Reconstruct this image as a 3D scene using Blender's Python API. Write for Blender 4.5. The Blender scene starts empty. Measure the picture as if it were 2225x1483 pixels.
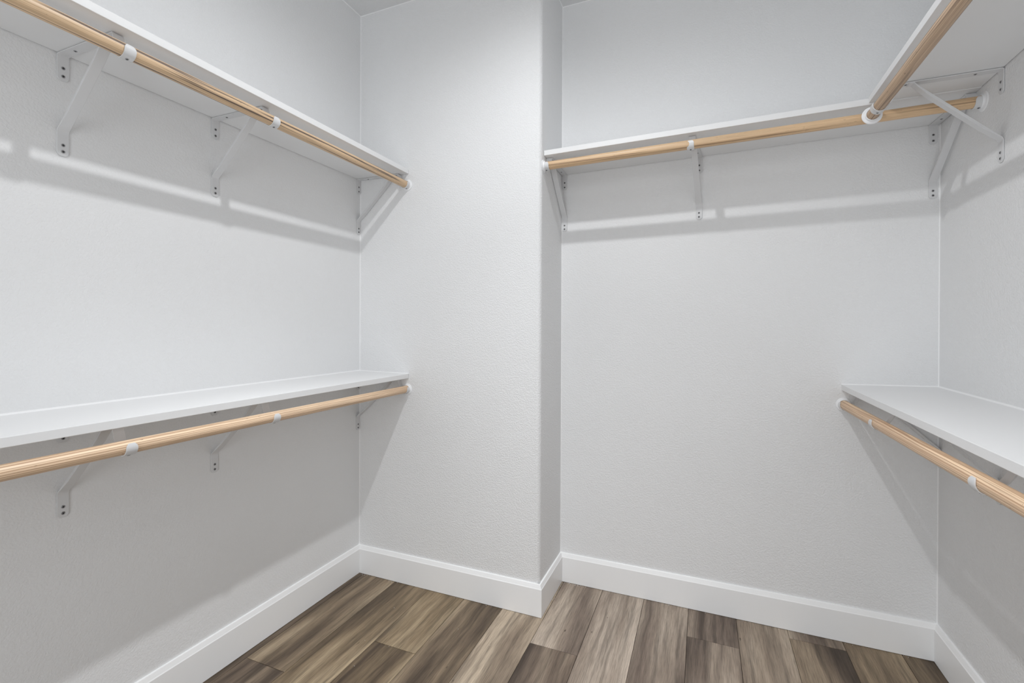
import bpy, bmesh, math, random
from mathutils import Vector, Matrix

S = bpy.context.scene
C = S.collection
R = math.radians
RNG = random.Random(7)

# ------------------------------------------------------------------ camera
F, YAW, PITCH, ROLL, CY, H = 1011.68, R(22.2802), R(-0.15789), R(0.22272), 718.896, 1.19839
cam_d = bpy.data.cameras.new('camera')
cam = bpy.data.objects.new('camera', cam_d); C.objects.link(cam)
cam_d.sensor_width = 36.0
cam_d.lens = F * 36.0 / 2225.0
cam_d.shift_y = (CY - 741.5) / 2225.0
cam_d.clip_start = 0.02
fw = Vector((-math.sin(YAW) * math.cos(PITCH), math.cos(YAW) * math.cos(PITCH), math.sin(PITCH)))
rt = Vector((math.cos(YAW), math.sin(YAW), 0)); up = rt.cross(fw)
rt, up = math.cos(ROLL) * rt + math.sin(ROLL) * up, -math.sin(ROLL) * rt + math.cos(ROLL) * up
cam.matrix_world = Matrix(((rt.x, up.x, -fw.x, 0), (rt.y, up.y, -fw.y, 0), (rt.z, up.z, -fw.z, H), (0, 0, 0, 1)))
S.camera = cam

# ------------------------------------------------------------------ world, lamps, exposure
w = bpy.data.worlds.new('ambient_fill'); S.world = w; w.use_nodes = True  # even white background added as soft fill through the rear opening
w.node_tree.nodes['Background'].inputs[0].default_value = (1.0, 1.0, 1.0, 1)
w.node_tree.nodes['Background'].inputs[1].default_value = 0.7

def spot(name, loc, aim, watts, size, blend, rad):
    l = bpy.data.lights.new(name, 'SPOT'); l.energy = watts
    l.spot_size = R(size); l.spot_blend = blend; l.shadow_soft_size = rad
    l.color = (0.972, 0.986, 1.0)
    o = bpy.data.objects.new(name, l); C.objects.link(o); o.location = loc
    o.rotation_euler = Vector(aim).to_track_quat('-Z', 'Y').to_euler()
    return o
# the closet's flush ceiling lamp: wide glow and the denser light straight below it
LAMP = (-0.445, 0.975, 2.715)
spot('ceiling_lamp_glow', LAMP, (0, 0, -1), 50, 172, 1.0, 0.022)
spot('ceiling_lamp_beam', LAMP, (0, 0, -1), 58, 84, 1.0, 0.022)
spot('ceiling_lamp_core', LAMP, (0, 0, -1), 56, 64, 1.0, 0.022)
# second, weaker ceiling lamp behind the photographer
pl = bpy.data.lights.new('rear_ceiling_lamp', 'POINT'); pl.color = (0.972, 0.986, 1.0); pl.energy = 3; pl.shadow_soft_size = 0.06
plo = bpy.data.objects.new('rear_ceiling_lamp', pl); C.objects.link(plo); plo.location = (0.3, -0.6, 2.6)
# fill lamp added in an assumed doorway behind the photographer, source unseen
al = bpy.data.lights.new('doorway_fill', 'AREA'); al.color = (0.93, 0.97, 1.0); al.energy = 21; al.shape = 'RECTANGLE'; al.size = 0.88; al.size_y = 2.02
alo = bpy.data.objects.new('doorway_fill', al); C.objects.link(alo); alo.location = (-0.3, -1.54, 1.02)
alo.rotation_euler = (R(90), 0, 0)

S.view_settings.view_transform = 'Standard'
S.view_settings.look = 'None'
S.view_settings.gamma = 1.0
S.view_settings.use_curve_mapping = False
S.view_settings.exposure = 0.04
S.cycles.max_bounces = 16
S.cycles.diffuse_bounces = 12

# ------------------------------------------------------------------ room numbers (metres)
XL, YA, YB, XE, XR = -1.57178, 1.84865, 2.15728, -0.6287, 0.79654
AL, AR = 0.00252, 0.0016
ZC, YF = 2.743, -1.5
T = 0.0213
def xl(y): return XL + AL * (y - YA)
def xr(y): return XR + AR * (y - YB)

# ------------------------------------------------------------------ node helpers
def new_mat(name):
    m = bpy.data.materials.new(name); m.use_nodes = True
    nt = m.node_tree
    return m, nt, nt.nodes['Principled BSDF']
def nd(nt, typ, **kw):
    n = nt.nodes.new(typ)
    for k, v in kw.items():
        if k.startswith('i_'):
            key = k[2:]
            key = int(key) if key.isdigit() else key.replace('_', ' ')
            n.inputs[key].default_value = v
        else: setattr(n, k, v)
    return n
def ramp(nt, stops, src, interp='LINEAR'):
    r = nt.nodes.new('ShaderNodeValToRGB'); r.color_ramp.interpolation = interp
    e = r.color_ramp.elements
    while len(e) < len(stops): e.new(0.5)
    for k, (p, c) in enumerate(stops):
        e[k].position = p; e[k].color = (c[0], c[1], c[2], 1) if not isinstance(c, float) else (c, c, c, 1)
    nt.links.new(src, r.inputs[0]); return r.outputs[0]
def mix(nt, fac, a, b, mode='MIX'):
    m = nt.nodes.new('ShaderNodeMix'); m.data_type = 'RGBA'; m.blend_type = mode
    for s, v in ((m.inputs[0], fac), (m.inputs[6], a), (m.inputs[7], b)):
        if hasattr(v, 'links') or isinstance(v, bpy.types.NodeSocket): nt.links.new(v, s)
        else: s.default_value = v if isinstance(v, (int, float)) else (*v, 1)
    return m.outputs[2]
def srgb(r, g, b):
    f = lambda c: (c / 255 / 12.92) if c / 255 <= 0.04045 else ((c / 255 + 0.055) / 1.055) ** 2.4
    return (f(r), f(g), f(b))

def paint(name, col, rough, bump=0.0, scale=150.0, dist=0.0015):
    m, nt, b = new_mat(name)
    b.inputs['Roughness'].default_value = rough
    b.inputs['Specular IOR Level'].default_value = 0.35
    tc = nd(nt, 'ShaderNodeTexCoord')
    n = nd(nt, 'ShaderNodeTexNoise', i_Scale=2.2, i_Detail=3.0)
    nt.links.new(tc.outputs['Object'], n.inputs['Vector'])
    c0 = tuple(c * 0.985 for c in col)
    nt.links.new(ramp(nt, [(0.35, c0), (0.65, col)], n.outputs[0]), b.inputs['Base Color'])
    if bump:
        n1 = nd(nt, 'ShaderNodeTexNoise', i_Scale=scale, i_Detail=2.5, i_Roughness=0.45, i_Distortion=0.35)
        nt.links.new(tc.outputs['Object'], n1.inputs['Vector'])
        n2 = nd(nt, 'ShaderNodeTexNoise', i_Scale=scale * 0.3, i_Detail=1.0)
        nt.links.new(tc.outputs['Object'], n2.inputs['Vector'])
        r1 = ramp(nt, [(0.36, 0.0), (0.62, 1.0)], n1.outputs[0], 'EASE')
        s = nd(nt, 'ShaderNodeMath', operation='MULTIPLY_ADD', i_1=0.35)
        nt.links.new(n2.outputs[0], s.inputs[0]); nt.links.new(r1, s.inputs[2])
        bp = nd(nt, 'ShaderNodeBump', i_Strength=bump, i_Distance=dist)
        nt.links.new(s.outputs[0], bp.inputs['Height']); nt.links.new(bp.outputs[0], b.inputs['Normal'])
    return m

M_WALL = paint('wall_paint', (0.80, 0.805, 0.812), 0.62, 0.5, 160.0, 0.0010)
M_WALL_JOG = paint('wall_paint_heavier_texture', (0.80, 0.805, 0.812), 0.62, 0.55, 190.0, 0.0011)
M_WALL_LEFT = paint('wall_paint_lighter_texture', (0.80, 0.805, 0.812), 0.62, 0.34, 170.0, 0.0010)
M_CEIL = paint('ceiling_paint', (0.74, 0.745, 0.75), 0.8, 0.5, 110.0, 0.0012)
M_TRIM = paint('trim_enamel', (0.91, 0.915, 0.92), 0.34)
M_SHELF = paint('shelf_enamel', (0.79, 0.795, 0.80), 0.4)
M_SHELF_EDGE = M_SHELF
M_METAL = paint('bracket_white', (0.68, 0.685, 0.695), 0.33)
M_PLASTIC = paint('socket_white', (0.86, 0.865, 0.88), 0.3)

def simple(name, col, rough, metal=0.0):
    m, nt, b = new_mat(name)
    tc = nd(nt, 'ShaderNodeTexCoord')
    n = nd(nt, 'ShaderNodeTexNoise', i_Scale=400.0)
    nt.links.new(tc.outputs['Object'], n.inputs['Vector'])
    nt.links.new(ramp(nt, [(0.3, tuple(c * 0.8 for c in col)), (0.7, col)], n.outputs[0]), b.inputs['Base Color'])
    b.inputs['Roughness'].default_value = rough; b.inputs['Metallic'].default_value = metal
    return m
M_SCREW = simple('screw_steel', (0.36, 0.36, 0.37), 0.35, 0.3)
M_SCREWDK = simple('screw_recess', (0.02, 0.02, 0.02), 0.6)
M_SUB = simple('subfloor_dark', (0.03, 0.026, 0.022), 0.9)

def rod_wood(name, light, line, streak, fine, streaks, seed, phi, ply=440.0):
    m, nt, b = new_mat(name)
    L = nt.links.new
    tc = nd(nt, 'ShaderNodeTexCoord')
    rot = nd(nt, 'ShaderNodeMapping'); rot.inputs['Rotation'].default_value = (phi, 0.0, 0.0)
    rot.inputs['Location'].default_value = (seed * 3.1, 0.0, 0.0)
    L(tc.outputs['Object'], rot.inputs['Vector'])
    # slow wander of the plies along the rod
    wn = nd(nt, 'ShaderNodeTexNoise', i_Scale=2.2, i_Detail=2.0)
    L(rot.outputs[0], wn.inputs['Vector'])
    ws = nd(nt, 'ShaderNodeVectorMath', operation='SCALE'); ws.inputs['Scale'].default_value = 0.007
    L(wn.outputs['Color'], ws.inputs[0])
    ad = nd(nt, 'ShaderNodeVectorMath', operation='ADD')
    L(rot.outputs[0], ad.inputs[0]); L(ws.outputs[0], ad.inputs[1])
    def stretched(sx, sy, sz, detail, off=0.0):
        mp = nd(nt, 'ShaderNodeMapping'); mp.inputs['Scale'].default_value = (sx, sy, sz)
        mp.inputs['Location'].default_value = (off, off, 0)
        L(ad.outputs[0], mp.inputs['Vector'])
        n = nd(nt, 'ShaderNodeTexNoise', i_Scale=1.0, i_Detail=detail)
        L(mp.outputs[0], n.inputs['Vector']); return n.outputs[0]
    base = ramp(nt, [(0.3, tuple(c * 0.84 for c in light)), (0.55, light), (0.75, tuple(min(1, c * 1.1) for c in light))],
                stretched(3.0, 130.0, 60.0, 3.0, seed))
    fibre = ramp(nt, [(0.35, 0.86), (0.6, 1.0)], stretched(14.0, 900.0, 900.0, 2.0, seed + 5))
    c = mix(nt, 1.0, base, fibre, 'MULTIPLY')
    lines = ramp(nt, [(0.42, 1.0), (0.50, 0.0)], stretched(1.0, 780.0, 20.0, 1.0, seed + 9))
    lf = nd(nt, 'ShaderNodeMath', operation='MULTIPLY', i_1=fine * 0.6); L(lines, lf.inputs[0])
    c = mix(nt, lf.outputs[0], c, line)
    # glue lines between the plies: parallel planes, evenly spaced, wandering with the warp
    wv = nd(nt, 'ShaderNodeTexWave', wave_type='BANDS', bands_direction='Y', i_Scale=ply / 20.0 * 3.14159, i_Distortion=2.2, i_Detail=1.0)
    wv.inputs['Detail Scale'].default_value = 0.15
    mp = nd(nt, 'ShaderNodeMapping'); mp.inputs['Scale'].default_value = (0.06, 1.0, 0.25); L(ad.outputs[0], mp.inputs['Vector'])
    L(mp.outputs[0], wv.inputs['Vector'])
    pw = ramp(nt, [(0.68, 0.0), (0.95, 1.0)], wv.outputs['Fac'])
    pf = nd(nt, 'ShaderNodeMath', operation='MULTIPLY', i_1=fine * 0.48); L(pw, pf.inputs[0])
    c = mix(nt, pf.outputs[0], c, line)
    st = ramp(nt, [(0.40, 1.0), (0.46, 0.0)], stretched(1.6, 120.0, 90.0, 3.0, seed + 21))
    sf = nd(nt, 'ShaderNodeMath', operation='MULTIPLY', i_1=streaks); L(st, sf.inputs[0])
    c = mix(nt, sf.outputs[0], c, streak)
    pits = ramp(nt, [(0.215, 1.0), (0.245, 0.0)], stretched(70.0, 500.0, 500.0, 1.0, seed + 33))
    c = mix(nt, pits, c, srgb(70, 45, 30))
    L(c, b.inputs['Base Color'])
    b.inputs['Roughness'].default_value = 0.45
    bp = nd(nt, 'ShaderNodeBump', i_Strength=0.15, i_Distance=0.0004)
    L(fibre, bp.inputs['Height']); L(bp.outputs[0], b.inputs['Normal'])
    return m

def plank_wood():
    m, nt, b = new_mat('plank_wood'); L = nt.links.new
    tc = nd(nt, 'ShaderNodeTexCoord')
    sd = nd(nt, 'ShaderNodeAttribute', attribute_type='OBJECT', attribute_name='grain_seed')
    lum = nd(nt, 'ShaderNodeAttribute', attribute_type='OBJECT', attribute_name='grain_light')
    warm = nd(nt, 'ShaderNodeAttribute', attribute_type='OBJECT', attribute_name='grain_warm')
    cb = nd(nt, 'ShaderNodeCombineXYZ'); L(sd.outputs['Fac'], cb.inputs[0]); L(sd.outputs['Fac'], cb.inputs[2])
    ad = nd(nt, 'ShaderNodeVectorMath', operation='ADD'); L(tc.outputs['Object'], ad.inputs[0]); L(cb.outputs[0], ad.inputs[1])
    wn = nd(nt, 'ShaderNodeTexNoise', i_Scale=3.0, i_Detail=2.0); L(ad.outputs[0], wn.inputs['Vector'])
    ws = nd(nt, 'ShaderNodeVectorMath', operation='MULTIPLY'); ws.inputs[1].default_value = (0.03, 0.06, 0.0)
    L(wn.outputs['Color'], ws.inputs[0])
    a2 = nd(nt, 'ShaderNodeVectorMath', operation='ADD'); L(ad.outputs[0], a2.inputs[0]); L(ws.outputs[0], a2.inputs[1])
    def st(sx, sy, detail, off, rough=0.5, src=a2):
        mp = nd(nt, 'ShaderNodeMapping'); mp.inputs['Scale'].default_value = (sx, sy, 1.0); mp.inputs['Location'].default_value = (off, off, off)
        L(src.outputs[0], mp.inputs['Vector'])
        n = nd(nt, 'ShaderNodeTexNoise', i_Scale=1.0, i_Detail=detail, i_Roughness=rough); L(mp.outputs[0], n.inputs['Vector']); return n.outputs[0]
    broad = st(9.0, 1.0, 3.0, 0.0, 0.5)
    sh = nd(nt, 'ShaderNodeMath', operation='ADD'); L(broad, sh.inputs[0]); L(lum.outputs['Fac'], sh.inputs[1])
    grey = ramp(nt, [(0.28, srgb(80, 69, 62)), (0.42, srgb(120, 106, 96)), (0.54, srgb(154, 140, 127)), (0.70, srgb(188, 174, 160))], sh.outputs[0])
    brown = ramp(nt, [(0.28, srgb(70, 59, 48)), (0.42, srgb(102, 87, 69)), (0.54, srgb(136, 118, 93)), (0.70, srgb(176, 157, 128))], sh.outputs[0])
    c = mix(nt, warm.outputs['Fac'], grey, brown)
    mid = ramp(nt, [(0.32, 0.62), (0.5, 1.0), (0.7, 1.2)], st(55.0, 2.4, 4.0, 11.0, 0.6))
    c = mix(nt, 1.0, c, mid, 'MULTIPLY')
    fine = ramp(nt, [(0.35, 0.72), (0.55, 1.0), (0.7, 1.10)], st(420.0, 16.0, 3.0, 23.0, 0.6, ad))
    c = mix(nt, 1.0, c, fine, 'MULTIPLY')
    dark = ramp(nt, [(0.29, 0.7), (0.38, 0.0)], st(14.0, 0.8, 2.0, 41.0))
    c = mix(nt, dark, c, srgb(60, 50, 43))
    knot = ramp(nt, [(0.17, 1.0), (0.22, 0.0)], st(40.0, 16.0, 1.0, 57.0))
    c = mix(nt, knot, c, srgb(48, 38, 32))
    L(c, b.inputs['Base Color'])
    b.inputs['Roughness'].default_value = 0.52
    b.inputs['Specular IOR Level'].default_value = 0.3
    bp = nd(nt, 'ShaderNodeBump', i_Strength=0.2, i_Distance=0.0005); L(fine, bp.inputs['Height']); L(bp.outputs[0], b.inputs['Normal'])
    return m
M_PLANK = plank_wood()

# ------------------------------------------------------------------ object helpers
def mesh_obj(name, bm, mats, parent=None, smooth=False, bevel=0.0, segs=2, angle=35):
    bmesh.ops.recalc_face_normals(bm, faces=bm.faces[:])
    me = bpy.data.meshes.new(name)
    bm.to_mesh(me); bm.free()
    for m in (mats if isinstance(mats, (list, tuple)) else [mats]): me.materials.append(m)
    if smooth:
        for p in me.polygons: p.use_smooth = True
        me.set_sharp_from_angle(angle=R(angle))
    o = bpy.data.objects.new(name, me); C.objects.link(o)
    if parent: o.parent = parent
    if bevel:
        b = o.modifiers.new('edge', 'BEVEL'); b.width = bevel; b.segments = segs; b.limit_method = 'ANGLE'; b.angle_limit = R(40)
    return o
def tag(o, label, cat, group=None):
    o['label'] = label; o['category'] = cat
    if group: o['group'] = group
    return o
def struct(o): o['kind'] = 'structure'; return o
def prism(bm, pts, z0, z1):
    a = [bm.verts.new((x, y, z0)) for x, y in pts]; b = [bm.verts.new((x, y, z1)) for x, y in pts]
    n = len(pts)
    bm.faces.new(a[::-1]); bm.faces.new(b)
    for i in range(n): bm.faces.new((a[i], a[(i + 1) % n], b[(i + 1) % n], b[i]))
def hexa(bm, low, high):
    a = [bm.verts.new(p) for p in low]; b = [bm.verts.new(p) for p in high]
    bm.faces.new(a[::-1]); bm.faces.new(b)
    for i in range(4): bm.faces.new((a[i], a[(i + 1) % 4], b[(i + 1) % 4], b[i]))

# ------------------------------------------------------------------ walls, ceiling
TH = 0.10
bm = bmesh.new(); prism(bm, [(xl(YF), YF), (xl(YA), YA), (xl(YA) - TH, YA), (xl(YF) - TH, YF)], -0.02, ZC)
struct(mesh_obj('wall_left', bm, M_WALL_LEFT))
r = 0.019
pts = [(XL - TH, YB + TH), (XL - TH, YA), (XE - r, YA)]
for k in range(1, 9):
    a = R(90) * k / 8; pts.append((XE - r + r * math.sin(a), YA + r - r * math.cos(a)))
pts += [(XE, YB), (XE, YB + TH)]
bm = bmesh.new(); prism(bm, pts, -0.02, ZC)
struct(mesh_obj('wall_back_left', bm, M_WALL_JOG, smooth=True, angle=20))
bm = bmesh.new(); prism(bm, [(XE, YB), (xr(YB) + TH, YB), (xr(YB) + TH, YB + TH), (XE, YB + TH)], -0.02, ZC)
struct(mesh_obj('wall_back', bm, M_WALL))
bm = bmesh.new(); prism(bm, [(xr(YF), YF), (xr(YF) + TH, YF), (xr(YB) + TH, YB), (xr(YB), YB)], -0.02, ZC)
struct(mesh_obj('wall_right', bm, M_WALL))
DX0, DX1, DZ = -0.75, 0.15, 2.05
bm = bmesh.new()
prism(bm, [(xl(YF) - TH, YF - TH), (DX0, YF - TH), (DX0, YF), (xl(YF) - TH, YF)], -0.02, ZC)
prism(bm, [(DX1, YF - TH), (xr(YF) + TH, YF - TH), (xr(YF) + TH, YF), (DX1, YF)], -0.02, ZC)
prism(bm, [(DX0, YF - TH), (DX1, YF - TH), (DX1, YF), (DX0, YF)], DZ, ZC)
struct(mesh_obj('wall_front', bm, M_WALL))
bm = bmesh.new(); prism(bm, [(XL - 0.2, YF - TH), (XR + 0.2, YF - TH), (XR + 0.2, YB + TH), (XL - 0.2, YB + TH)], ZC, ZC + 0.05)
struct(mesh_obj('ceiling', bm, M_CEIL))

# ------------------------------------------------------------------ floor of planks
bm = bmesh.new(); prism(bm, [(XL - 0.15, YF - 0.6), (XR + 0.15, YF - 0.6), (XR + 0.15, YB + TH), (XL - 0.15, YB + TH)], -0.03, -0.008)
floor = struct(mesh_obj('floor', bm, M_SUB))
PW, PL, X0 = 0.1853, 1.22, -1.7195
# per column: y of one butt joint, then (lightness, warmth) of the plank beyond it and the one nearer
cols = [(0.9, (-.02, .6), (0, .6)), (1.203, (0.0, .75), (-.07, .55)), (0.80, (-.03, .9), (0, .8)), (1.4555, (.05, .95), (-.02, .9)),
        (0.65, (-.04, .75), (0, .7)), (1.0, (0.06, .45), (0, .5)), (1.677, (.09, .12), (-.05, .35)), (1.1, (.12, .05), (0, .2)),
        (1.3, (.02, .1), (0, .2)), (1.950, (0, .15), (.09, .15)), (1.45, (.06, .3), (0, .3)), (2.09, (.04, .3), (-.06, .6)),
        (1.3, (-.04, .8), (0, .7)), (1.5, (-.09, .85), (-.05, .8))]
GAP = 0.0007
for i, (yj, tb, tn) in enumerate(cols):
    xa, xb = X0 + i * PW, X0 + (i + 1) * PW
    # planks run clear under the skirting but stay inside the walls
    xa2, xb2 = max(xa, XL - 0.02), min(xb, XR + 0.01)
    if xb2 - xa2 < 0.01: continue
    yend = YA + 0.012 if xb2 < XE + 0.02 else YB + 0.01
    edges = [yj]
    while edges[-1] < yend: edges.append(edges[-1] + PL)
    lo = yj
    while lo > YF - 0.4: lo -= PL; edges.insert(0, lo)
    for j in range(len(edges) - 1):
        ya_, yb_ = max(edges[j], YF - 0.4), min(edges[j + 1], yend)
        if yb_ - ya_ < 0.02: continue
        cx, cy = (xa2 + xb2) / 2, (ya_ + yb_) / 2
        hx, hy = (xb2 - xa2) / 2 - GAP, (yb_ - ya_) / 2 - GAP
        bv = 0.0009
        dz = RNG.uniform(-0.0003, 0.0)
        bm = bmesh.new()
        lowv = [(-hx, -hy, -0.0075), (hx, -hy, -0.0075), (hx, hy, -0.0075), (-hx, hy, -0.0075)]
        midv = [(x, y, dz - 0.0007) for x, y, z in lowv]
        topv = [(-hx + bv, -hy + bv, dz), (hx - bv, -hy + bv, dz), (hx - bv, hy - bv, dz), (-hx + bv, hy - bv, dz)]
        vs = [[bm.verts.new(p) for p in ring] for ring in (lowv, midv, topv)]
        for a, b in ((vs[0], vs[1]), (vs[1], vs[2])):
            for k in range(4): bm.faces.new((a[k], a[(k + 1) % 4], b[(k + 1) % 4], b[k]))
        bm.faces.new(vs[2]); bm.faces.new(vs[0][::-1])
        o = mesh_obj('plank', bm, M_PLANK, floor); o.location = (cx, cy, 0)
        lt, wm = tb if edges[j] >= yj - 1e-6 else (tn if edges[j] >= yj - PL - 1e-6 else (0, .5))
        o['grain_seed'] = RNG.uniform(0, 50); o['grain_light'] = lt + 0.0; o['grain_warm'] = float(wm)
# dried paint flecks at the foot of the skirting
bm = bmesh.new()
def fleck(x, y, s):
    n = RNG.randint(5, 7); a0 = RNG.uniform(0, 6)
    pts = [(x + s * RNG.uniform(.6, 1.1) * math.cos(a0 + 6.283 * k / n), y + s * RNG.uniform(.6, 1.1) * math.sin(a0 + 6.283 * k / n)) for k in range(n)]
    prism(bm, pts, 0.0, 0.0005)
for _ in range(70):
    t_ = RNG.random()
    e = RNG.choice('abcde')
    d = 0.016 + abs(RNG.gauss(0, 0.004)); s = RNG.uniform(.0006, .0014)
    if e == 'a': fleck(XE + d, YA + t_ * 0.30, s)
    elif e == 'b': fleck(XE + 0.02 + 0.12 * t_ * t_, YB - d, s * 1.2)
    elif e == 'c': fleck(XE + 1.42 * t_, YB - d, s)
    elif e == 'd': fleck(XL + 0.02 + t_ * 0.06, YA - d, s)
    else: fleck(XL + 0.94 * t_, YA - d, s)
for _ in range(14): fleck(RNG.uniform(-1.3, 0.6), RNG.uniform(1.3, 1.8), RNG.uniform(.0006, .0013))
fl = mesh_obj('paint_flecks', bm, M_TRIM, floor); fl['kind'] = 'stuff'

# ------------------------------------------------------------------ skirting boards
BH, BT = 0.13435, 0.014
PROF = [(0, 0.0015), (BT, 0.0015), (BT, 0.1165), (BT - 0.0012, 0.1185), (BT - 0.002, 0.1195), (BT - 0.0075, BH - 0.001), (BT - 0.0085, BH), (0, BH)]
def board(name, p, q, nrm, m0, m1):
    """p->q along the wall, nrm into the room; m0/m1: -1 inside corner, +1 outside corner, 0 square."""
    p, q, nrm = Vector(p), Vector(q), Vector(nrm); u = (q - p).normalized()
    bm = bmesh.new(); A = []; B = []
    for d, z in PROF:
        a = p + nrm * d - u * d * m0; b = q + nrm * d + u * d * m1
        A.append(bm.verts.new((a.x, a.y, z))); B.append(bm.verts.new((b.x, b.y, z)))
    n = len(A); bm.faces.new(A); bm.faces.new(B[::-1])
    for i in range(n): bm.faces.new((A[i], A[(i + 1) % n], B[(i + 1) % n], B[i]))
    return struct(mesh_obj(name, bm, M_TRIM))
board('baseboard_left', (xl(YF), YF), (XL, YA), (1, 0), -1, -1)
board('baseboard_back_left', (XL, YA), (XE, YA), (0, -1), -1, 1)
board('baseboard_back_return', (XE, YA), (XE, YB), (1, 0), 1, -1)
board('baseboard_back', (XE, YB), (XR, YB), (0, -1), -1, -1)
board('baseboard_right', (XR, YB), (xr(YF), YF), (-1, 0), -1, -1)
board('baseboard_front', (xl(YF), YF), (DX0, YF), (0, 1), -1, 0)
board('baseboard_front', (DX1, YF), (xr(YF), YF), (0, 1), 0, -1)

# ------------------------------------------------------------------ caulk beads in the wall corners
def bead(name, p, q, n1, n2, s, parent=None, mat=None):
    """small concave fillet between two faces with normals n1, n2."""
    p, q, n1, n2 = map(Vector, (p, q, n1, n2)); bm = bmesh.new()
    prof = [(0, 0), (s, 0), (s * .45, s * .1), (s * .22, s * .22), (s * .1, s * .45), (0, s)]
    A = [bm.verts.new(p + n1 * a + n2 * b) for a, b in prof]; B = [bm.verts.new(q + n1 * a + n2 * b) for a, b in prof]
    n = len(A); bm.faces.new(A); bm.faces.new(B[::-1])
    for i in range(n): bm.faces.new((A[i], A[(i + 1) % n], B[(i + 1) % n], B[i]))
    return mesh_obj(name, bm, mat or M_TRIM, parent, smooth=True, angle=60)

W = {n: bpy.data.objects[n] for n in ('wall_left', 'wall_back_left', 'wall_back', 'wall_right', 'ceiling')}
for wn, p, n1, n2 in (('wall_left', (XL, YA), (1, 0, 0), (0, -1, 0)), ('wall_back', (XE, YB), (1, 0, 0), (0, -1, 0)), ('wall_right', (XR, YB), (-1, 0, 0), (0, -1, 0))):
    bead('corner_caulk', (p[0], p[1], BH), (p[0], p[1], ZC), n1, n2, 0.0026, W[wn])
for p, q, n1 in (((xl(YF), YF), (XL, YA), (1, 0, 0)), ((XL, YA), (XE, YA), (0, -1, 0)), ((XE, YA), (XE, YB), (1, 0, 0)), ((XE, YB), (XR, YB), (0, -1, 0)), ((XR, YB), (xr(YF), YF), (-1, 0, 0))):
    bead('corner_caulk', (p[0], p[1], ZC), (q[0], q[1], ZC), n1, (0, 0, -1), 0.0026, W['ceiling'])

# ------------------------------------------------------------------ shelves
def left_low(x, y): return 0.99332 - 0.01425 * (x - XL) - 0.00633 * (YA - y) - T      # underside heights
def left_up(x, y): return 1.93324 - 0.00834 * (x - XL) - 0.00879 * (YA - y)
def right_low(x, y): return 0.99544 - 0.01653 * (XR - x) - 0.0142 * (YB - y) - T
def right_up(x, y): return 1.95199 + 0.00436 * (XR - x) + 0.00986 * (YB - y)
def back_up(x, y): return 1.95199 - 0.01026 * (XR - x) + 0.00471 * (YB - y)
G = 0.0012
GU = 0.0024
def shelf(quad, zf, label):
    bm = bmesh.new()
    ox, oy = quad[0]
    hexa(bm, [(x - ox, y - oy, zf(x, y) - zf(ox, oy)) for x, y in quad], [(x - ox, y - oy, zf(x, y) + T - zf(ox, oy)) for x, y in quad])
    o = mesh_obj('shelf', bm, M_SHELF, bevel=0.0012, segs=2); o.location = (ox, oy, zf(ox, oy))
    return tag(o, label, 'shelf', None)
YS = -0.9
DLL, DUL, DLR, DUR, DUB = 0.2887, 0.28491, 0.29724, 0.28966, 0.27466
s_ul = shelf([(xl(YS) + GU, YS), (xl(YS) + DUL, YS), (XL + DUL, YA - G), (XL + GU, YA - G)], left_up,
      'long white painted shelf high on the left wall, seen from below')
s_ll = shelf([(xl(YS) + G, YS), (xl(YS) + DLL, YS), (XL + DLL, YA - G), (XL + G, YA - G)], left_low,
      'long white painted shelf low on the left wall, its top seen from above')
YJ = YB - DUB
s_ub = shelf([(XE + G, YJ), (XR - G, YJ), (XR - G, YB - GU), (XE + G, YB - GU)], back_up,
      'white painted shelf high across the back wall, right of the projecting corner')
s_ur = shelf([(xr(YS) - DUR, YS), (xr(YS) - GU, YS), (XR - GU, YJ - 0.0006), (XR - DUR, YJ - 0.0006)], right_up,
      'white painted shelf high on the right wall, cut off by the top of the photo')
s_lr = shelf([(xr(YS) - DLR, YS), (xr(YS) - G, YS), (XR - G, YB - G), (XR - DLR, YB - G)], right_low,
      'white painted shelf low on the right wall, its top seen from above')
def shelf_bead(sh, p, q, zf, n1, s=0.005):
    P = Vector((p[0], p[1], zf(*p) + T)) - sh.location; Q = Vector((q[0], q[1], zf(*q) + T)) - sh.location
    bead('caulk_bead', P, Q, n1, (0, 0, 1), s, sh)
shelf_bead(s_ll, (xl(YS), YS), (XL, YA), left_low, (1, 0, 0))
shelf_bead(s_ll, (XL, YA), (XL + DLL, YA), left_low, (0, -1, 0), .003)
shelf_bead(s_lr, (XR - DLR, YB), (XR, YB), right_low, (0, -1, 0), .004)
shelf_bead(s_lr, (XR, YB), (xr(YS), YS), right_low, (-1, 0, 0))

# ------------------------------------------------------------------ rods
RR = 0.017
def rod(p, q, mat, label):
    p, q = Vector(p), Vector(q); L_ = (q - p).length
    bm = bmesh.new(); n = 48; rings = []
    for x, rr in ((0, RR - .0015), (.0015, RR), (L_ - .0015, RR), (L_, RR - .0015)):
        rings.append([bm.verts.new((x, rr * math.cos(6.28318 * k / n), rr * math.sin(6.28318 * k / n))) for k in range(n)])
    for a, b in zip(rings, rings[1:]):
        for k in range(n): bm.faces.new((a[k], a[(k + 1) % n], b[(k + 1) % n], b[k]))
    bm.faces.new(rings[0]); bm.faces.new(rings[-1][::-1])
    o = mesh_obj('closet_rod', bm, mat, smooth=True, angle=40)
    u = (q - p).normalized(); z = Vector((0, 0, 1)); y = z.cross(u).normalized(); z = u.cross(y)
    o.matrix_world = Matrix(((u.x, y.x, z.x, p.x), (u.y, y.y, z.y, p.y), (u.z, y.z, z.z, p.z), (0, 0, 0, 1)))
    return tag(o, label, 'rod')
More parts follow.
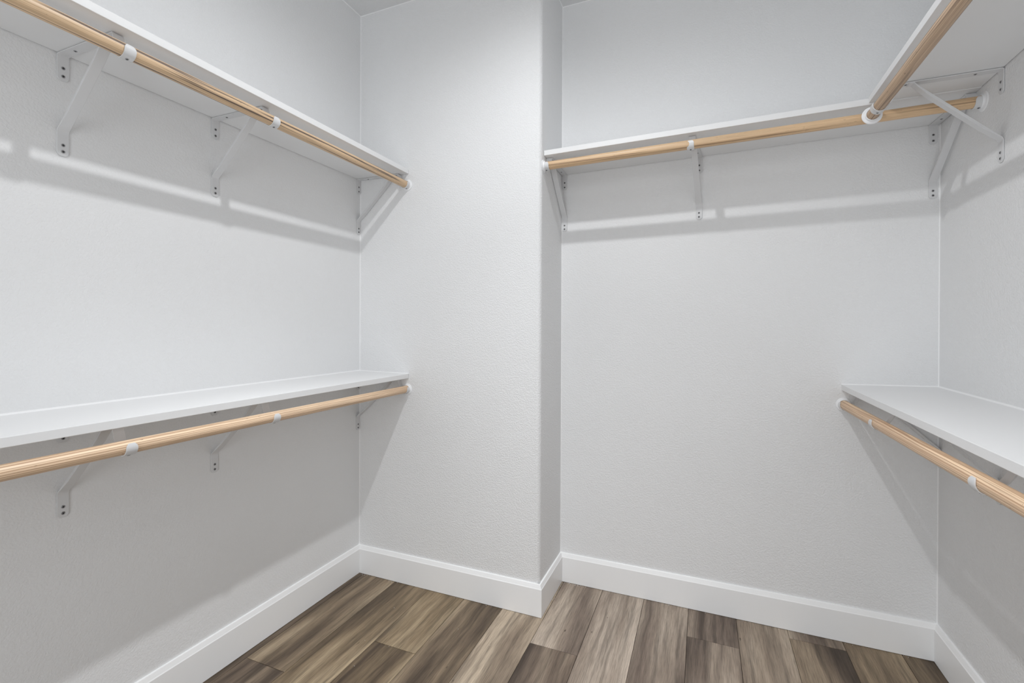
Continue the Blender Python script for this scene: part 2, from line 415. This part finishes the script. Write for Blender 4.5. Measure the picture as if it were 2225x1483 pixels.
RODS = {  # name: (fixed coord at ref, slope, z at ref, z slope, ref)
    'UL': (-1.2940, 0.0045, 1.8785, 0.0072), 'LL': (-1.2910, 0.0010, 0.9170, 0.0059),
    'UB': (1.8785, -0.002, 1.8985, 0.0105), 'UR': (0.5065, 0.0020, 1.8990, -0.0010), 'LR': (0.5070, 0.0032, 0.9135, 0.0078)}
def rod_at(k, s):
    c, m, z, mz = RODS[k]
    if k == 'UB': return Vector((s, c + m * s, z + mz * s))
    ref = YA if k in ('UL', 'LL') else YB
    return Vector((c + m * (s - ref), s, z + mz * (s - ref)))
W_PLY = rod_wood('rod_ply_wood', srgb(244, 216, 184), srgb(160, 118, 86), srgb(128, 92, 66), 0.9, 0.2, 3.0, 1.45)
W_PLY2 = rod_wood('rod_ply_wood_pale', srgb(246, 216, 182), srgb(160, 116, 82), srgb(120, 86, 60), 0.95, 0.2, 11.0, 1.6)
W_DARK = rod_wood('rod_streaked_wood', srgb(226, 196, 160), srgb(160, 130, 100), srgb(100, 84, 74), 0.45, 0.95, 5.3, 1.07)
W_HONEY = rod_wood('rod_honey_wood', srgb(222, 190, 152), srgb(166, 130, 94), srgb(116, 84, 62), 0.35, 0.55, 8.2, 1.21)
W_GREY = rod_wood('rod_greyed_wood', srgb(216, 188, 158), srgb(128, 100, 80), srgb(92, 70, 58), 0.9, 0.6, 2.4, -0.62)
rod(rod_at('UL', YS), rod_at('UL', YA - .004), W_DARK, 'round wooden closet rod with dark streaks under the upper left shelf')
rod(rod_at('LL', YS), rod_at('LL', YA - .004), W_PLY, 'round wooden closet rod with fine grain lines under the lower left shelf')
rod(rod_at('UB', XE + .004), rod_at('UB', XR - .004), W_HONEY, 'round wooden closet rod under the back shelf, running left to right')
YE = 1.8420
rod(rod_at('UR', YS), rod_at('UR', YE), W_GREY, 'round wooden closet rod under the upper right shelf, ending against another rod')
rod(rod_at('LR', YS), rod_at('LR', YB - .004), W_PLY2, 'round wooden closet rod with wavy grain under the lower right shelf')

# ------------------------------------------------------------------ round rod sockets
def socket(p, d, label, rf=0.027, cup=0.010, group=None):
    """flange disc with a low cup; p on the wall, d pointing along the rod into the room."""
    p, u = Vector(p), Vector(d).normalized()
    bm = bmesh.new(); n = 40
    ri = RR + 0.0006
    prof = [(0.0, ri - .002), (0.0, rf - .001), (0.0008, rf), (0.0024, rf - .0006), (0.0035, rf - .003), (0.0038, ri + .0042), (0.0046, ri + .0030), (cup - .0006, ri + .0026), (cup, ri + .0020), (cup, ri + .0003), (cup - .0005, ri), (0.0, ri)]
    prof = prof[1:]
    rings = [[bm.verts.new((x, r_ * math.cos(6.28318 * k / n), r_ * math.sin(6.28318 * k / n))) for k in range(n)] for x, r_ in prof]
    m = len(rings)
    for i in range(m):
        a, b = rings[i], rings[(i + 1) % m]
        for k in range(n): bm.faces.new((a[k], a[(k + 1) % n], b[(k + 1) % n], b[k]))
    o = mesh_obj('rod_socket', bm, M_PLASTIC, smooth=True, angle=50)
    z = Vector((0, 0, 1)); y = z.cross(u).normalized(); z = u.cross(y)
    o.matrix_world = Matrix(((u.x, y.x, z.x, p.x), (u.y, y.y, z.y, p.y), (u.z, y.z, z.z, p.z), (0, 0, 0, 1)))
    return tag(o, label, 'socket')
q = rod_at('UL', YA); socket((q.x, YA, q.z), (0, -1, 0), 'white round socket at the far end of the upper left rod')
q = rod_at('LL', YA); socket((q.x, YA, q.z), (0, -1, 0), 'white round socket at the far end of the lower left rod')
q = rod_at('UB', XE); socket((XE, q.y, q.z), (1, 0, 0), 'white round socket at the left end of the back rod, by the projecting corner')
q = rod_at('UB', XR); socket((XR, q.y, q.z), (-1, 0, 0), 'white round socket at the right end of the back rod, on the right wall', rf=0.030)
q = rod_at('UR', YE + .004); socket((q.x, YE + .004, q.z), (0, -1, 0), 'white round end cup where the upper right rod meets the back rod', rf=0.0285, cup=0.012)
q = rod_at('LR', YB); socket((q.x, YB, q.z), (0, -1, 0), 'white round socket at the far end of the lower right rod')

# ------------------------------------------------------------------ brackets
def strip(bm, path, widths, thick, mat=0):
    """sweep a flat bar along an (x, z) path; widths / thick per point; thickness grows to the left of travel."""
    n = len(path); P = [Vector((a, b)) for a, b in path]; secs = []
    for i in range(n):
        t = (P[min(i + 1, n - 1)] - P[max(i - 1, 0)]).normalized()
        nr = Vector((-t.y, t.x)); wd = widths[i] / 2; th = thick[i]
        a, b = P[i], P[i] + nr * th
        secs.append([bm.verts.new((a.x, -wd, a.y)), bm.verts.new((a.x, wd, a.y)), bm.verts.new((b.x, wd, b.y)), bm.verts.new((b.x, -wd, b.y))])
    for s0, s1 in zip(secs, secs[1:]):
        for k in range(4): bm.faces.new((s0[k], s0[(k + 1) % 4], s1[(k + 1) % 4], s1[k]))
    bm.faces.new(secs[0][::-1]); bm.faces.new(secs[-1])
def screw_mesh():
    bm = bmesh.new(); n = 16
    prof = [(0.0044, 0.0), (0.0044, 0.0005), (0.0037, 0.0010), (0.0024, 0.0012)]
    rings = [[bm.verts.new((r_ * math.cos(6.28318 * k / n), r_ * math.sin(6.28318 * k / n), z)) for k in range(n)] for r_, z in prof]
    for a, b in zip(rings, rings[1:]):
        for k in range(n): bm.faces.new((a[k], a[(k + 1) % n], b[(k + 1) % n], b[k]))
    bm.faces.new(rings[-1]); bm.faces.new(rings[0][::-1])
    for ang in (0.4, 0.4 + 1.5708):   # cross recess
        c, s = math.cos(ang), math.sin(ang)
        lx, ly = 0.0027, 0.00095
        vs = []
        for z in (0.0010, 0.00135):
            vs.append([bm.verts.new((c * a * lx - s * b_ * ly, s * a * lx + c * b_ * ly, z)) for a, b_ in ((-1, -1), (1, -1), (1, 1), (-1, 1))])
        fs = [bm.faces.new(vs[1]), bm.faces.new(vs[0][::-1])] + [bm.faces.new((vs[0][k], vs[0][(k + 1) % 4], vs[1][(k + 1) % 4], vs[1][k])) for k in range(4)]
        for f in fs: f.material_index = 1
    bmesh.ops.recalc_face_normals(bm, faces=bm.faces[:])
    me = bpy.data.meshes.new('screw'); bm.to_mesh(me); bm.free()
    me.materials.append(M_SCREW); me.materials.append(M_SCREWDK)
    return me
SCREW = screw_mesh()
def add_screw(parent, loc, nrm, scale=1.0):
    o = bpy.data.objects.new('screw', SCREW); C.objects.link(o); o.parent = parent
    o.location = loc; o.rotation_euler = Vector(nrm).to_track_quat('Z', 'Y').to_euler()
    o.scale = (scale,) * 3
BW = 0.0255
def bracket(wall_pt, zf, ang, rodkey, rod_s, label, group, twist=0.0, jog=(0, 0)):
    """wall_pt: point on the wall; ang: heading of the arm, out from the wall."""
    wx, wy = wall_pt; d = Vector((math.cos(ang), math.sin(ang)))
    z0 = zf(wx, wy); slope = (zf(wx + d.x * .2, wy + d.y * .2) - z0) / .2
    root = bpy.data.objects.new('shelf_bracket', None); C.objects.link(root)
    root.location = (wx, wy, z0 - 0.0004); root.rotation_euler = (0, 0, ang + twist); root.empty_display_size = .05
    tag(root, label, 'bracket', group)
    inv = Matrix.Translation(root.location) @ Matrix.Rotation(ang + twist, 4, 'Z'); inv = inv.inverted()
    rp = inv @ rod_at(rodkey, rod_s)
    rx, rz = rp.x, rp.z
    tk = 0.0028; g = 0.0006
    # arm + upper wall plate
    A = 0.246 if rx > .27 else rx - .036
    arm = [(g, -0.0705), (g, -0.069), (g, -0.066), (g, -0.062), (g, -0.006), (g + .001, -0.0025), (g + .004, -g), (0.03, slope * .03 - g), (0.12, slope * .12 - g), (A - .004, slope * A - g)]
    w_ = [.010, .016, .021, BW, BW, BW, BW, BW, BW, BW]
    # path is the wall / shelf side; thickness lies on the room side
    bm = bmesh.new(); strip(bm, arm[::-1], w_[::-1], [tk] * 10)
    mesh_obj('arm', bm, M_METAL, root, smooth=True, bevel=0.0005, segs=1)
    # hook: drops from the arm tip, passes behind the rod, under it and up the front
    zt = slope * A - g
    ri = RR + 0.0004; ro = ri + tk
    hook = [(A - .006, zt - tk), (A - .002, zt - tk - .0005), (A, zt - tk - .004)]
    # tangent from behind to the ring, down the back of the rod
    a0 = math.pi + 0.55
    bx, bz = rx + ri * math.cos(a0), rz + ri * math.sin(a0)
    for k in range(1, 5):
        f = k / 5; hook.append((A + (bx - A) * (f ** 1.6), hook[2][1] + (bz - hook[2][1]) * f))
    n0 = len(hook)
    a1 = 2 * math.pi + 0.62
    for k in range(19):
        a = a0 + (a1 - a0) * k / 18; hook.append((rx + ri * math.cos(a), rz + ri * math.sin(a)))
    ws_ = [BW] * n0 + [BW] * 15 + [BW * .98, BW * .9, BW * .74, BW * .5]
    bm = bmesh.new(); strip(bm, hook, ws_, [-tk] * len(hook))
    hk = mesh_obj('rod_hook', bm, M_METAL, root, smooth=True, bevel=0.0006, segs=2)
    # diagonal brace + lower wall plate
    J = A - .040
    zj = slope * J - g - tk
    p0, p1 = Vector((g + .001, -0.204)), Vector((J, zj - .0015))
    br = [(g, -0.269), (g, -0.2675), (g, -0.2645), (g, -0.260), (g, -0.215), (g, -0.207), (g + .003, -0.199)]
    L_ = (p1 - Vector((g + .003, -0.199)))
    for f in (.06, .2, .5, .8, .94): br.append((g + .003 + L_.x * f, -0.199 + L_.y * f))
    br += [(J, zj), (J + .012, slope * (J + .012) - g - tk)]
    wb = [.010, .016, .021, BW, BW, BW, BW, BW * .96, BW * .9, BW * .9, BW * .9, BW * .94, BW, BW]
    tb = [tk, tk, tk, tk, tk, tk, tk, .0045, .0075, .0075, .0075, .0045, tk, tk * .6]
    # path = wall side, thickness on the room side (to the right of travel going up)
    bm = bmesh.new(); strip(bm, br, wb, [-t for t in tb])
    mesh_obj('brace', bm, M_METAL, root, smooth=True, bevel=0.0007, segs=2)
    for z in (-0.037, -0.0585): add_screw(root, (g + tk, 0, z), (1, 0, 0))
    for z in (-0.2405, -0.2575): add_screw(root, (g + tk, 0, z), (1, 0, 0))
    for x in (0.060, A - .022): add_screw(root, (x, 0, slope * x - g - tk), (0, 0, -1), .9)
    a = math.radians(282)
    add_screw(root, (rx + ro * math.cos(a), 0, rz + ro * math.sin(a)), (math.cos(a), 0, math.sin(a)), .85)
    return root
GL = 'brackets under the upper left shelf'; GLL = 'brackets under the lower left shelf'
GB = 'brackets under the back shelf'; GR = 'brackets under the lower right shelf'
for y, txt in ((0.6915, 'nearest the camera'), (1.1075, 'in the middle of the wall'), (1.8345, 'farthest back, in the corner')):
    bracket((xl(y), y), left_up, 0.0, 'UL', y, 'white metal rod bracket under the upper left shelf, ' + txt, GL)
for y, txt in ((0.6925, 'nearest the camera'), (1.1075, 'in the middle of the wall'), (1.8345, 'farthest back, in the corner')):
    bracket((xl(y), y), left_low, 0.0, 'LL', y, 'white metal rod bracket under the lower left shelf, ' + txt, GLL)
for x, tw, txt in ((-0.6135, 0, 'at the left end by the projecting corner'), (-0.017, -0.10, 'alone in the middle'), (0.7745, 0.03, 'at the right end near the right wall')):
    bracket((x, YB), back_up, -math.pi / 2, 'UB', x, 'white metal rod bracket under the back shelf, ' + txt, GB, twist=tw)
bracket((xr(1.779), 1.779), right_up, math.pi, 'UR', 1.779, 'white metal rod bracket on the right wall holding the upper right rod', 'brackets under the upper right shelf')
for y, txt in ((YB - 0.0145, 'farthest back, by the back wall'), (1.779, 'second from the back wall'), (1.176, 'nearest the camera')):
    bracket((xr(y), y), right_low, math.pi, 'LR', y, 'white metal rod bracket under the lower right shelf, ' + txt, GR)
